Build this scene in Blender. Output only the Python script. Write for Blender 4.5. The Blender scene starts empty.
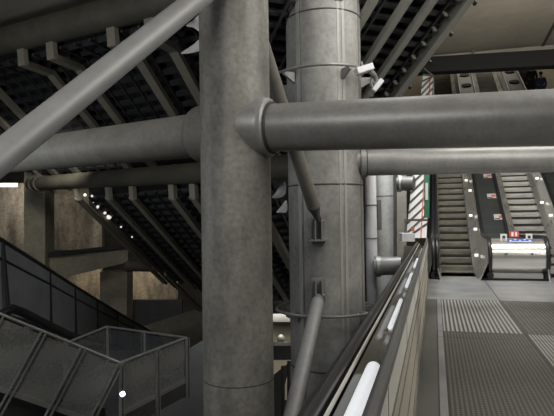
import bpy, bmesh, math, random
from mathutils import Vector, Matrix
random.seed(7)
C = bpy.context.scene.collection
sc = bpy.context.scene
# ------------------------------------------------------------------ camera frame
W_, H_, F_ = 554.0, 416.0, 560.0
EYE = Vector((0, 0, 1.7))
yaw, pit, rol = math.radians(15.7), math.radians(1.05), math.radians(0.85)
FW = Vector((-math.sin(yaw)*math.cos(pit), math.cos(yaw)*math.cos(pit), math.sin(pit)))
R0 = Vector((math.cos(yaw), math.sin(yaw), 0)); U0 = R0.cross(FW)
RT = R0*math.cos(rol) - U0*math.sin(rol)
UP = U0*math.cos(rol) + R0*math.sin(rol)
def V(px, py, D):
    return EYE + FW*D + RT*((px-W_/2)/F_*D) + UP*((H_/2-py)/F_*D)
def CC(x, u, D): return EYE + FW*D + RT*x + UP*u
def ray(px, py): return FW + RT*((px-W_/2)/F_) + UP*((H_/2-py)/F_)
def onz(px, py, z=0.0):
    r = ray(px, py); return EYE + r*((z-EYE.z)/r.z)
def onx(px, py, x):
    r = ray(px, py); return EYE + r*((x-EYE.x)/r.x)
def ony(px, py, y):
    r = ray(px, py); return EYE + r*((y-EYE.y)/r.y)
cam_d = bpy.data.cameras.new('camera'); cam = bpy.data.objects.new('camera', cam_d); C.objects.link(cam)
cam_d.sensor_width = 36; cam_d.lens = 36*F_/W_; cam_d.clip_start = 0.05; cam_d.clip_end = 300
m = Matrix((RT, UP, -FW)).transposed().to_4x4(); m.translation = EYE; cam.matrix_world = m
sc.camera = cam
# ------------------------------------------------------------------ materials
def new_mat(name):
    m = bpy.data.materials.new(name); m.use_nodes = True
    nt = m.node_tree; b = nt.nodes['Principled BSDF']; return m, nt, b
def mat(name, col, rough=.6, metal=0, var=.0, scale=3.0, stretch=(1,1,1), col2=None, bump=0, det=6, emis=0, rvar=0, lo=.35, hi=.65, fine=0):
    m, nt, b = new_mat(name)
    N = nt.nodes; L = nt.links
    b.inputs['Base Color'].default_value = (*col, 1); b.inputs['Roughness'].default_value = rough; b.inputs['Metallic'].default_value = metal
    if emis:
        b.inputs['Emission Color'].default_value = (*col, 1); b.inputs['Emission Strength'].default_value = emis
    if var or col2 or bump:
        g = N.new('ShaderNodeNewGeometry'); mp = N.new('ShaderNodeMapping'); mp.inputs['Scale'].default_value = stretch
        L.new(g.outputs['Position'], mp.inputs['Vector'])
        n = N.new('ShaderNodeTexNoise'); n.inputs['Scale'].default_value = scale; n.inputs['Detail'].default_value = det; n.inputs['Roughness'].default_value = .62
        L.new(mp.outputs[0], n.inputs['Vector'])
        r = N.new('ShaderNodeValToRGB'); r.color_ramp.elements[0].position = lo; r.color_ramp.elements[1].position = hi
        c2 = col2 or tuple(c*(1-var) for c in col)
        r.color_ramp.elements[0].color = (*c2, 1); r.color_ramp.elements[1].color = (*col, 1)
        L.new(n.outputs[0], r.inputs[0])
        out = r.outputs[0]
        if fine:
            n2 = N.new('ShaderNodeTexNoise'); n2.inputs['Scale'].default_value = scale*7; n2.inputs['Detail'].default_value = 4
            L.new(g.outputs['Position'], n2.inputs['Vector'])
            r2 = N.new('ShaderNodeValToRGB'); r2.color_ramp.elements[0].position = .3; r2.color_ramp.elements[1].position = .6
            r2.color_ramp.elements[0].color = (1-fine,)*3 + (1,); r2.color_ramp.elements[1].color = (1,1,1,1)
            L.new(n2.outputs[0], r2.inputs[0])
            mx = N.new('ShaderNodeMixRGB'); mx.blend_type = 'MULTIPLY'; mx.inputs[0].default_value = 1
            L.new(out, mx.inputs[1]); L.new(r2.outputs[0], mx.inputs[2]); out = mx.outputs[0]
        L.new(out, b.inputs['Base Color'])
        if rvar:
            mr = N.new('ShaderNodeMapRange'); mr.inputs[3].default_value = rough-rvar; mr.inputs[4].default_value = rough+rvar
            L.new(n.outputs[0], mr.inputs[0]); L.new(mr.outputs[0], b.inputs['Roughness'])
        if bump:
            bp = N.new('ShaderNodeBump'); bp.inputs['Strength'].default_value = bump; bp.inputs['Distance'].default_value = .02
            L.new(n.outputs[0], bp.inputs['Height']); L.new(bp.outputs[0], b.inputs['Normal'])
    return m
M = {}
M['column']  = mat('column_concrete', (.36,.352,.318), .5, 0, .42, 2.3, (1,1,.4), bump=.25, rvar=.12, fine=.28, lo=.36, hi=.62)
M['column2'] = mat('octagon_column_concrete', (.43,.43,.40), .5, 0, .45, 1.6, (1,1,.5), bump=.2, rvar=.12, fine=.2)
M['colstrip']= mat('column_edge_strip', (.44,.44,.41), .5, 0, .2, 5, (1,1,.4))
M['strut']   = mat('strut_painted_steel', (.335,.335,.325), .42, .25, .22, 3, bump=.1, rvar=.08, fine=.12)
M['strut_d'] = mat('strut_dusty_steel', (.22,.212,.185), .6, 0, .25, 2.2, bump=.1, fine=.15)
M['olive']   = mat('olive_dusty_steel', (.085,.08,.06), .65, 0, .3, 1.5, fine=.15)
M['brace']   = mat('brace_grey_steel', (.37,.375,.375), .52, .25, .12, 5, rvar=.05)
M['brace_d'] = mat('brace_dark_steel', (.15,.15,.14), .5, .2, .2, 4)
M['weld']    = mat('dark_joint_line', (.07,.07,.065), .7)
M['steel']   = mat('stainless_steel', (.66,.65,.62), .26, .8)
M['steel_r'] = mat('rough_stainless', (.5,.5,.48), .42, .7)
M['rubber']  = mat('black_rubber', (.018,.018,.02), .35)
M['black']   = mat('black_paint', (.010,.010,.010), .8)
M['deck']    = mat('dark_deck_panel', (.032,.036,.035), .5, 0, .25, 3)
M['deck_tan']= mat('tan_deck_panel', (.15,.13,.09), .5, 0, .25, 3)
M['riser1']  = mat('worn_brown_riser', (.185,.168,.13), .5, .2, .5, 2.2, (1,4,4))
M['riser2']  = mat('grey_aluminium_riser', (.44,.43,.40), .45, .2, .35, 2.2, (1,4,4))
M['tread']   = mat('grooved_tread', (.30,.29,.27), .45, .5, .3, 6)
M['rib']     = mat('beige_painted_rib', (.22,.205,.16), .6, 0, .15, 3)
M['ribR']    = mat('grey_painted_rib', (.27,.27,.24), .55, 0, .15, 3)
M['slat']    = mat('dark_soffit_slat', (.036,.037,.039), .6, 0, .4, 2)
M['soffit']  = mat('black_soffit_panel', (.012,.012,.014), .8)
M['concrete']= mat('dark_wall_concrete', (.17,.165,.145), .8, 0, .35, .6, fine=.2)
M['conc_w']  = mat('stained_wall_concrete', (.36,.31,.235), .8, 0, .75, 1.1, (1,1,.3), lo=.36, hi=.66, fine=.35)
M['conc_b']  = mat('olive_beam_concrete', (.20,.185,.14), .75, 0, .3, 1.0, fine=.2)
M['ceiling'] = mat('ceiling_concrete', (.46,.43,.365), .75, 0, .22, .45, lo=.3, hi=.7, fine=.1)
M['cream']   = mat('cream_wall', (.75,.68,.52), .7, 0, .15, 1)
M['white']   = mat('white_paint', (.75,.76,.78), .5, 0, .1, 3)
M['whitecol']= mat('white_painted_column', (.68,.69,.70), .45, 0, .15, 4)
M['palecol'] = mat('pale_concrete', (.50,.50,.47), .55, 0, .25, 2, fine=.15)
M['railtube']= mat('grey_rail_tube', (.22,.22,.215), .36, .6, .2, 20, rvar=.08)
M['cap']     = mat('pale_rail_strip', (.80,.78,.71), .45, 0, .1, 6)
M['panelb']  = mat('beige_rail_panel', (.52,.49,.40), .5, 0, .12, 6)
M['trough']  = mat('brown_gloss_trough', (.065,.058,.035), .16, 0, .2, 5)
M['clad']    = mat('blue_grey_cladding', (.25,.265,.285), .5, .2, .25, 1.6)
M['clad_d']  = mat('dark_cladding_frame', (.02,.02,.024), .5)
M['slab']    = mat('dark_landing_slab', (.05,.05,.052), .7, 0, .3, 2)
M['meshrail']= mat('dull_steel_rail', (.32,.325,.31), .42, .5, .15, 8)
M['green']   = mat('green_panel', (.02,.13,.075), .5, 0, .2, 4)
M['blue']    = mat('blue_sticker', (.05,.10,.45), .5)
M['sticker'] = mat('white_sticker', (.8,.8,.8), .5)
M['sticker_d'] = mat('worn_white_sticker', (.42,.40,.38), .6)
M['red']     = mat('red_sticker', (.55,.09,.06), .5)
M['orange']  = mat('dull_orange', (.5,.2,.1), .5)
M['sheet']   = mat('torn_plastic_sheet', (.42,.44,.44), .45, 0, .25, 6)
M['cloth_k'] = mat('black_clothing', (.02,.02,.022), .8)
M['cloth_b'] = mat('navy_clothing', (.03,.05,.09), .8)
M['cloth_w'] = mat('white_clothing', (.7,.68,.65), .8)
M['skin']    = mat('skin', (.42,.26,.19), .6)
M['hair']    = mat('dark_hair', (.02,.015,.012), .7)
M['lamp_w']  = mat('lit_lamp_white', (1,.96,.9), .5, emis=6)
M['tube_l']  = mat('lit_fluorescent_tube', (.92,.95,1), .3, emis=.5)
M['spark']   = mat('small_lamp_and_glint', (1,.95,.88), .5, emis=.75)
M['skirtglint'] = mat('glowing_skirt_glint', (1,.97,.9), .5, emis=.8)  # emission stands in for reflections on the steel sides
M['dotlamp'] = mat('lit_spot_lamp', (.85,.9,1), .5, emis=9)

def mesh_mat(name, col, alpha, vdir=(0,0,1), period=.035):
    m, nt, b = new_mat(name); N = nt.nodes; L = nt.links
    b.inputs['Base Color'].default_value = (*col, 1); b.inputs['Roughness'].default_value = .5; b.inputs['Metallic'].default_value = .3
    g = N.new('ShaderNodeNewGeometry'); w = N.new('ShaderNodeTexWave'); w.bands_direction = 'Z'; w.inputs['Scale'].default_value = 1/period/6.283*1.0
    L.new(g.outputs['Position'], w.inputs['Vector'])
    mr = N.new('ShaderNodeMapRange'); mr.inputs[3].default_value = max(0, alpha-.22); mr.inputs[4].default_value = min(1, alpha+.22)
    v = N.new('ShaderNodeTexVoronoi'); v.inputs['Scale'].default_value = 22; L.new(g.outputs['Position'], v.inputs['Vector'])
    ad = N.new('ShaderNodeMath'); ad.operation = 'MULTIPLY_ADD'; L.new(v.outputs['Distance'], ad.inputs[0]); ad.inputs[1].default_value = 1.1; L.new(w.outputs['Fac'], ad.inputs[2])
    sb_ = N.new('ShaderNodeMath'); sb_.operation = 'SUBTRACT'; L.new(ad.outputs[0], sb_.inputs[0]); sb_.inputs[1].default_value = .45
    L.new(sb_.outputs[0], mr.inputs[0]); L.new(mr.outputs[0], b.inputs['Alpha'])
    return m
M['mesh'] = mesh_mat('perforated_steel_mesh', (.25,.255,.24), .62, period=.30)
M['glassy'] = mesh_mat('grimy_glass_panel', (.17,.185,.20), .5, period=5)

def floor_mat():
    m, nt, b = new_mat('ribbed_steel_floor'); N = nt.nodes; L = nt.links
    def math_(op, a, bb=None, c=None):
        n = N.new('ShaderNodeMath'); n.operation = op
        for i, v in enumerate((a, bb, c)):
            if v is None: continue
            if hasattr(v, 'links'): L.new(v, n.inputs[i])
            else: n.inputs[i].default_value = v
        return n.outputs[0]
    g = N.new('ShaderNodeNewGeometry'); s = N.new('ShaderNodeSeparateXYZ'); L.new(g.outputs['Position'], s.inputs[0])
    X, Y = s.outputs[0], s.outputs[1]
    YS = FLOOR_Y['smooth']; YJ = FLOOR_Y['joint']
    # ribs along the landing: 84 mm pitch far plates, 58 mm near plates
    def ribs(pitch, duty):
        f = math_('FRACT', math_('DIVIDE', math_('ADD', X, 10.0), pitch))
        return math_('SMOOTH_MIN', math_('MULTIPLY', math_('ABSOLUTE', math_('SUBTRACT', f, .5)), 2.0), 1.0, .05)
    far = ribs(.062, .5); near = ribs(.042, .5)
    isfar = math_('GREATER_THAN', Y, YJ)
    rib = math_('ADD', math_('MULTIPLY', far, isfar), math_('MULTIPLY', near, math_('SUBTRACT', 1.0, isfar)))
    ribsoft = N.new('ShaderNodeMapRange'); ribsoft.inputs[1].default_value = .25; ribsoft.inputs[2].default_value = .75
    L.new(rib, ribsoft.inputs[0]); rib = ribsoft.outputs[0]
    # cross cuts on the near plates (studs)
    cy = math_('FRACT', math_('DIVIDE', Y, .05))
    cross = math_('GREATER_THAN', cy, .35)
    nearY = math_('LESS_THAN', Y, YJ)
    # mask of ribbed zone
    mk = math_('MULTIPLY', math_('GREATER_THAN', X, .10), math_('LESS_THAN', Y, YS))
    # amplitude
    n = N.new('ShaderNodeTexNoise'); n.inputs['Scale'].default_value = 1.3; n.inputs['Detail'].default_value = 7; L.new(g.outputs['Position'], n.inputs['Vector'])
    base = N.new('ShaderNodeValToRGB'); base.color_ramp.elements[0].position = .3; base.color_ramp.elements[1].position = .7
    base.color_ramp.elements[0].color = (.27,.28,.285,1); base.color_ramp.elements[1].color = (.42,.43,.44,1)
    L.new(n.outputs[0], base.inputs[0])
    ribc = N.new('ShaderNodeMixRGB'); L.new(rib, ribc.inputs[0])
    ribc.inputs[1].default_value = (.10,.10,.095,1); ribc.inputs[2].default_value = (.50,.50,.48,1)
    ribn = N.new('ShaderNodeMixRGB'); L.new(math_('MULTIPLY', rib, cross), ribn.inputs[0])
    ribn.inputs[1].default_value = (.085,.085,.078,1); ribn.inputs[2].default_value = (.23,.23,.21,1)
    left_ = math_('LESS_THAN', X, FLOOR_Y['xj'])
    lit = math_('SUBTRACT', 1.0, math_('ABSOLUTE', math_('SUBTRACT', isfar, left_)))  # picks the plates with the paler rib pattern
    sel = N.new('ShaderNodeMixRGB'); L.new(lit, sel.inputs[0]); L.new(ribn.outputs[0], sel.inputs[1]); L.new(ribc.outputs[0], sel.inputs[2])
    mx = N.new('ShaderNodeMixRGB'); L.new(mk, mx.inputs[0]); L.new(base.outputs[0], mx.inputs[1]); L.new(sel.outputs[0], mx.inputs[2])
    # left margin strips
    def band(a, bb): return math_('MULTIPLY', math_('GREATER_THAN', X, a), math_('LESS_THAN', X, bb))
    lines = math_('ADD', band(.0,.015), band(.085,.10))
    ml = math_('MULTIPLY', lines, math_('LESS_THAN', Y, YS))
    # cross joints of the plates
    for yj in FLOOR_Y['joints']:
        ml = math_('MAXIMUM', ml, math_('LESS_THAN', math_('ABSOLUTE', math_('SUBTRACT', Y, yj)), .012))
    ml = math_('MAXIMUM', ml, math_('LESS_THAN', math_('ABSOLUTE', math_('SUBTRACT', X, FLOOR_Y['xj'])), .012))
    mz = N.new('ShaderNodeMixRGB'); L.new(ml, mz.inputs[0]); L.new(mx.outputs[0], mz.inputs[1]); mz.inputs[2].default_value = (.07,.07,.065,1)
    marg = math_('MULTIPLY', band(-.3,.0), math_('LESS_THAN', Y, YS))
    my = N.new('ShaderNodeMixRGB'); L.new(marg, my.inputs[0]); L.new(mz.outputs[0], my.inputs[1]); my.inputs[2].default_value = (.17,.17,.16,1)
    L.new(my.outputs[0], b.inputs['Base Color'])
    b.inputs['Metallic'].default_value = .55
    mr = N.new('ShaderNodeMapRange'); mr.inputs[3].default_value = .36; mr.inputs[4].default_value = .56; L.new(n.outputs[0], mr.inputs[0]); L.new(mr.outputs[0], b.inputs['Roughness'])
    bp = N.new('ShaderNodeBump'); bp.inputs['Strength'].default_value = .25; bp.inputs['Distance'].default_value = .006
    L.new(math_('MULTIPLY', rib, mk), bp.inputs['Height']); L.new(bp.outputs[0], b.inputs['Normal'])
    return m

# ------------------------------------------------------------------ mesh helpers
class MB:
    def __init__(s): s.bm = bmesh.new()
    def hexa(s, pts):          # 8 points: 4 bottom ccw, 4 top ccw
        v = [s.bm.verts.new(p) for p in pts]
        for f in ((0,3,2,1),(4,5,6,7),(0,1,5,4),(1,2,6,5),(2,3,7,6),(3,0,4,7)): s.bm.faces.new([v[i] for i in f])
        return s
    def box(s, c, dx, dy, dz, ax=None, ay=None, az=None):   # full sizes along axes
        ax = Vector(ax or (1,0,0)).normalized(); ay = Vector(ay or (0,1,0)).normalized(); az = Vector(az or (0,0,1)).normalized()
        c = Vector(c); a, b_, d = ax*dx/2, ay*dy/2, az*dz/2
        return s.hexa([c-a-b_-d, c+a-b_-d, c+a+b_-d, c-a+b_-d, c-a-b_+d, c+a-b_+d, c+a+b_+d, c-a+b_+d])
    def bb(s, a, b_):
        a, b_ = Vector(a), Vector(b_); c = (a+b_)/2; d = b_-a
        return s.box(c, abs(d.x), abs(d.y), abs(d.z))
    def bar(s, p, q, w, h, side=None):    # beam from p to q, width w along side, depth h
        p, q = Vector(p), Vector(q); d = (q-p); L = d.length; d.normalize()
        sd = Vector(side) if side is not None else d.cross(Vector((0,0,1)))
        if sd.length < 1e-4: sd = Vector((1,0,0))
        sd = (sd - d*sd.dot(d)).normalized(); n = sd.cross(d).normalized()
        return s.box((p+q)/2, w, L, h, sd, d, n)
    def rings(s, rings, cap=True, closed=True):
        vs = [[s.bm.verts.new(p) for p in r] for r in rings]
        n = len(vs[0])
        for a, b_ in zip(vs, vs[1:]):
            for i in range(n if closed else n-1):
                j = (i+1) % n
                s.bm.faces.new([a[i], a[j], b_[j], b_[i]])
        if cap and closed:
            s.bm.faces.new(vs[0][::-1]); s.bm.faces.new(vs[-1])
        return s
    def tube(s, pts, r, n=20, cap=True):
        pts = [Vector(p) for p in pts]; rs = r if isinstance(r, (list, tuple)) else [r]*len(pts)
        rr = []; u = None
        for i, p in enumerate(pts):
            d = (pts[min(i+1, len(pts)-1)] - pts[max(i-1, 0)])
            if d.length < 1e-9: d = (pts[-1]-pts[0])
            d.normalize()
            if u is None:
                u = d.cross(Vector((0,0,1)))
                if u.length < .01: u = Vector((1,0,0))
            u = (u - d*u.dot(d)).normalized(); w = d.cross(u)
            rr.append([p + (u*math.cos(2*math.pi*k/n) + w*math.sin(2*math.pi*k/n))*rs[i] for k in range(n)])
        return s.rings(rr, cap)
    def loop(s, c, R, r, n=64, k=8, axis=None, a0=0, a1=2*math.pi):
        c = Vector(c); ax = Vector((1,0,0)); ay = Vector((0,1,0))
        full = abs(a1-a0-2*math.pi) < 1e-6
        rr = []
        for i in range(n + (0 if full else 1)):
            a = a0 + (a1-a0)*i/n; e = ax*math.cos(a)+ay*math.sin(a)
            rr.append([c + e*(R + r*math.cos(2*math.pi*j/k)) + Vector((0,0,r*math.sin(2*math.pi*j/k))) for j in range(k)])
        if full:
            rr.append(rr[0]); vs = [[s.bm.verts.new(p) for p in q] for q in rr[:-1]]; vs.append(vs[0])
            for a, b_ in zip(vs, vs[1:]):
                for j in range(k): s.bm.faces.new([a[j], a[(j+1)%k], b_[(j+1)%k], b_[j]])
        else: s.rings(rr)
        return s
    def ball(s, c, r, sub=2, sc_=(1,1,1)):
        mt = Matrix.Translation(Vector(c)) @ Matrix.Diagonal((*sc_, 1))
        bmesh.ops.create_icosphere(s.bm, subdivisions=sub, radius=r, matrix=mt); return s
    def grid(s, P, thick=0):      # P rows of points
        vs = [[s.bm.verts.new(p) for p in r] for r in P]
        for a, b_ in zip(vs, vs[1:]):
            for i in range(len(a)-1): s.bm.faces.new([a[i], a[i+1], b_[i+1], b_[i]])
        return s
    def build(s, name, mt, parent=None, smooth=False, bevel=0):
        bmesh.ops.recalc_face_normals(s.bm, faces=s.bm.faces)
        me = bpy.data.meshes.new(name)
        off = Vector((0,0,0))
        if parent is not None:
            p = parent
            while p is not None: off = off + p.location; p = p.parent
        else:
            xs = [v.co for v in s.bm.verts]
            off = Vector(((min(v.x for v in xs)+max(v.x for v in xs))/2, (min(v.y for v in xs)+max(v.y for v in xs))/2, min(v.z for v in xs)))
        bmesh.ops.translate(s.bm, verts=s.bm.verts, vec=-off)
        s.bm.to_mesh(me); s.bm.free()
        o = bpy.data.objects.new(name, me); C.objects.link(o)
        if parent is not None: o.parent = parent
        else: o.location = off
        me.materials.append(M[mt] if isinstance(mt, str) else mt)
        if smooth:
            for p in me.polygons: p.use_smooth = True
            me.set_sharp_from_angle(angle=math.radians(40))
        if bevel:
            bv = o.modifiers.new('bevel', 'BEVEL'); bv.width = bevel; bv.segments = 2; bv.limit_method = 'ANGLE'
        return o
def thing(name, label, cat, loc, group=None):
    o = bpy.data.objects.new(name, None); C.objects.link(o); o.location = loc; o.empty_display_size = .2
    o['label'] = label; o['category'] = cat
    if group: o['group'] = group
    return o
def tag(o, label, cat, group=None):
    o['label'] = label; o['category'] = cat
    if group: o['group'] = group
    return o
def struct(o): o['kind'] = 'structure'; return o
def copy_tree(o, parent=None):
    c = o.copy(); C.objects.link(c)
    if parent is not None: c.parent = parent
    for ch in list(o.children): copy_tree(ch, c)
    return c

# ------------------------------------------------------------------ key positions on the landing
YC = onz(442, 277).y                 # comb line
X1a, X1b = ony(441.5, 276, YC).x, ony(476.5, 276, YC).x
X2a = ony(533, 276, YC).x; XDR = ony(545.5, 258, YC-.3).x
SW = X1b - X1a
print('comb', YC, X1a, X1b, X2a, 'left', onz(427.6,280).x, onz(413.6,416).x)
XL = onz(416, 395).x
FLOOR_Y = dict(smooth=onz(470, 300).y, joint=onz(470, 332).y, xj=onz(498,298).x)
FLOOR_Y['joints'] = [FLOOR_Y['smooth'], FLOOR_Y['joint'], onz(470, 338).y]
print(FLOOR_Y, XL)
T30 = math.tan(math.radians(30))
YI = YC + 1.1                         # where the incline starts to curve
def stepz(y):
    if y < YI: return 0
    k = .9
    t = y - YI
    if t < k: return T30*t*t/(2*k)
    return T30*(t-k/2)
YE = 38.5
ZTOP = stepz(YE)
# ------------------------------------------------------------------ room shell
XR = 8.8; XW = -34.0; YB = 40.0; YF = -5.0; ZF = -13.0; ZC = 8.38; ZU = 14.0; YM = 24.4
def cbox(name, a, b_, mt): return struct(MB().bb(a, b_).build(name, mt))
cbox('floor', (XW, YF, ZF-.3), (XR, YB, ZF), 'concrete')
cbox('ceiling', (XW, YF, ZC), (XR, YM-.3, ZC+.4), 'ceiling')
cbox('ceiling', (XW, YM-.3, ZU), (XR, YB, ZU+.4), 'ceiling')
cbox('wall_upper', (-3.8, YM-.3, 8.0), (XR, YM, ZU), 'ceiling')
cbox('wall_back', (-3.5, YB, ZF), (XR, YB+.3, ZU), 'cream')
cbox('wall_far', (XW, 37, ZF), (-3.8, 37.3, ZU), 'concrete')
cbox('wall_side', (-3.8, 26, ZF), (-3.5, YB, ZU), 'concrete')
cbox('wall_left', (XW-.3, YF, ZF), (XW, YB, ZU), 'concrete')
cbox('wall_right', (XR, YF, ZF), (XR+.3, YB, ZU), 'concrete')
cbox('wall_front', (XW, YF-.3, ZF), (XR, YF, ZC), 'concrete')
# landing (the walking surface at z 0)
M['floor'] = floor_mat()
lf = struct(MB().bb((XL, YF, -.35), (XR, YC+1.6, 0)).build('floor', M['floor']))
# ceiling joint seen at the upper right
tj = MB().bar(ony(556, 22, 33) , ony(538, 56, 33), .12, .05)
# ------------------------------------------------------------------ escalators
def make_escalator(x0, x1, mt, label, y_end=YE):
    t = thing('escalator', label, 'escalator', ((x0+x1)/2, YC, 0), None)
    xc = (x0+x1)/2; w = x1-x0
    cp = MB().bb((x0, YC-.15, .0), (x1, YC+.02, .012))
    for k in range(int(w/.05)):
        xx = x0+.025+k*.05
        cp.bb((xx-.008, YC+.0, .0), (xx+.008, YC+.10, .02))
    cp.build('comb_plate', 'steel_r', t)
    # truss body under the steps
    P = []
    y = YC
    ys = []
    while y < y_end: ys.append(y); y += .5
    sec = [[(x0, y_, stepz(y_)-.28), (x1, y_, stepz(y_)-.28), (x1, y_, stepz(y_)-1.3), (x0, y_, stepz(y_)-1.3)] for y_ in ys if y_ > YC+1.7]
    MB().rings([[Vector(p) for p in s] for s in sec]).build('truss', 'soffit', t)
    proto = None
    y = YC+.02; k = 0
    while y < y_end-.5 and k < 100:
        z = stepz(y+.2)
        if proto is None:
            b = MB()
            # tread
            b.box((xc, y+.2, z-.02), w-.012, .41, .04)
            # curved riser in front
            rr = []
            for i in range(6):
                a = i/5; rr.append([(x0+.006, y + .035*math.sin(a*math.pi/1.0)*0 + .03*a*a, z-.04-.17*a), (x1-.006, y+.03*a*a, z-.04-.17*a)])
            b.grid([[Vector(p) for p in r] for r in rr])
            proto = b.build('step', mt, t); proto.data.materials.append(M['tread']); proto.data.materials.append(M['rubber'])
            for p in proto.data.polygons:
                if p.normal.z > .8: p.material_index = 1
            # dark cleat line under each nosing
            first = (y, z)
            gl = MB().box((xc, y+.012, z-.175), w-.02, .05, .05).build('nosing_line', 'black', proto)
            o = proto
        else:
            o = proto.copy(); C.objects.link(o); o.parent = t
            g2 = gl.copy(); C.objects.link(g2); g2.parent = o
            o.location = Vector((0, y-first[0], z-first[1]))
        y += .4; k += 1
    return t
HB = 1.06
def prof_top(yn):
    pts = []
    r = .47
    cz = HB - r
    for i in range(0, 13):
        a = -math.pi/2 - math.pi*i/12
        pts.append((yn + r*math.cos(a)*1.0, cz + r*math.sin(a)))
    y = yn+.3
    while y < YE: pts.append((y, stepz(y-.15)+HB)); y += .45
    return pts
def make_balustrade(xa, xb, label, inl=.13, inr=.13, yn=None, deck='deck', xdr=None):
    """block between two step bands; xa, xb outer edges at the skirt, narrower at the top"""
    yn = yn or YC-.25
    t = thing('escalator_balustrade', label, 'balustrade', ((xa+xb)/2, YC, 0))
    P = prof_top(yn); ta, tb = xa+inl, xb-inr
    iN = 13
    def fx(x, y):      # the newel end is wider than the deck on its right side
        if xdr is None or x < (ta+tb)/2: return x
        f = min(1, max(0, (y-yn-.15)/1.3)); f = f*f*(3-2*f)
        return x + (xdr-tb)*(1-f)
    # stainless nose drum
    nose = MB().rings([[Vector((fx(x, p[0]), p[0], p[1])) for p in P[:iN]] for x in (ta, tb)], closed=True)
    nose.build('newel_drum', 'steel', t, smooth=True)
    # deck between the handrails
    dk = MB()
    ya = [p for p in P[iN-1:] if True]
    ds, dd = [], []
    rows = [[Vector((ta+.03, p[0], p[1]-.03)), Vector((fx(tb-.03,p[0]), p[0], p[1]-.03)), Vector((fx(tb-.03,p[0]), p[0], p[1]-.12)), Vector((ta+.03, p[0], p[1]-.12))] for p in ya]
    cut = 4
    MB().rings(rows[:cut]).build('newel_deck', 'steel_r', t)
    MB().rings(rows[cut-1:]).build('deck', deck, t)
    # sloping inner panels, both sides
    for x_top, x_bot, nm in ((ta, xa, 'inner_panel'), (tb, xb, 'inner_panel')):
        s = 1 if x_top > x_bot else -1
        rr = []
        for i, p in enumerate(P[6:]):
            yb = p[0] if p[0] > yn else yn-(yn-p[0])*1.0
            zb = stepz(yb)+.03
            x_t0 = x_top; x_top_ = fx(x_top, p[0]); x_b_ = max(x_bot, x_top_+.05) if (xdr and s < 0) else x_bot
            rr.append([Vector((x_top_, p[0], p[1]-.02)), Vector((x_top_+(x_b_-x_top_)*.25, p[0], zb+(p[1]-zb)*.35)), Vector((x_b_, yb, zb+.12 if p[0]>yn else max(.02, zb))), Vector((x_b_, yb, zb-.12 if p[0]>YC+.3 else 0)),
                       Vector((x_b_+.05*s, yb, zb-.12 if p[0]>YC+.3 else 0)), Vector((x_top_+.05*s, p[0], p[1]-.04))])
        MB().rings(rr).build(nm, 'steel', t, smooth=True)
        # panel joints
        y = YC+.9
        while y < YE-1:
            z0, z1 = stepz(y)+.16, stepz(y-.15)+HB-.06
            MB().bar((x_bot-.004*s, y, z0), (x_top+(x_bot-x_top)*.2-.004*s, y, z0+(z1-z0)*.4), .02, .012, (0,1,0)).build('panel_joint', 'weld', t); y += 1.25
    # handrails
    for x in (ta, tb):
        off = .035
        pts = []
        for i, p in enumerate(P):
            if i < iN:
                a = -math.pi/2 - math.pi*i/12; r = .47+off
                pts.append(Vector((fx(x, yn), yn + r*math.cos(a), HB-.47 + r*math.sin(a))))
            else: pts.append(Vector((fx(x,p[0]), p[0], p[1]+off)))
        pts[0].z = max(pts[0].z, .06)
        MB().tube(pts, .052, 10).build('handrail', 'rubber', t, smooth=True)
    # kick plate base with two dark brush discs
    MB().bb((xa+.1, yn-.42, .012), ((xdr or xb)-.1+(.1 if xdr else 0), YC+.5, .055)).build('base_plinth', 'black', t)
    if xb-xa > .8:
        MB().bb((ta+.06, yn-.38, .05), (fx(tb,yn)-.12, yn, .19)).build('kick_plate', 'steel_r', t)
    for x in (ta, fx(tb, yn)):
        MB().tube([(x, yn-.42, .13), (x, yn-.30, .13)], .085, 16).build('handrail_inlet', 'rubber', t, smooth=True)
    return t, P, ta, tb, yn
make_escalator(X1a, X1b, 'riser1', 'left ascending escalator with worn brown-grey steps, beside the landing railing')
X2b = X2a + SW
make_escalator(X2a, X2b, 'riser2', 'right escalator with lighter grey steps, behind the steel newel drum')
gapw = X2a - X1b
X3a = X2b + 1.2; X3b = X3a + SW
make_escalator(X3a, X3b, 'riser1', 'far right escalator carrying two people near its top')
t0, P0, ta0, tb0, yn0 = make_balustrade(X1a-.42, X1a, 'narrow steel balustrade with black handrail at left edge of the escalators', .22, .10)
t1, P1, ta, tb, yn = make_balustrade(X1b, X2a, 'wide steel newel block and dark deck between left and right escalators, with blue sticker', .30, .40, xdr=XDR)
t2, P2, tc, td, _ = make_balustrade(X2b, X3a, 'balustrade deck on the right side of the right escalator, tan at its top', .26, .18)
# deck signs of the middle balustrade: warning stickers
def deck_pt(x, y, up=.0): return Vector((x, y, stepz(y-.15)+HB-.03+up))
def deck_plate(parent, name, xc, y, w, l, mt, up=.004, th=.006):
    a, b_ = deck_pt(xc, y-l/2, up), deck_pt(xc, y+l/2, up)
    return MB().bar(a, b_, w, th, (1,0,0)).build(name, mt, parent)
def deck_at(px, py):
    # intersect pixel ray with the deck surface
    r = ray(px, py); lo, hi = 5.0, 45.0
    for _ in range(50):
        mid = (lo+hi)/2; y = mid; s = (y-EYE.y)/r.y; z = EYE.z + r.z*s
        if z < stepz(y-.15)+HB-.03: hi = mid
        else: lo = mid
        # eye below deck farther on: deck rises faster than the ray
    y = (lo+hi)/2; s = y/r.y
    return EYE.x + r.x*s, y
for (px, py, w, l) in ((499,217,.30,.36), (491.6,196,.28,.34), (487.5,176,.28,.34)):
    x, y = deck_at(px, py)
    st = deck_plate(t1, 'warning_sticker', x, y, w, l*.8, 'sticker_d')
    deck_plate(st, 'red_symbol', x+.06, y+.0, w*.45, l*.35, 'red', .009)
    deck_plate(st, 'text_line', x-.06, y-.1, w*.5, l*.12, 'black', .009)
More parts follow.
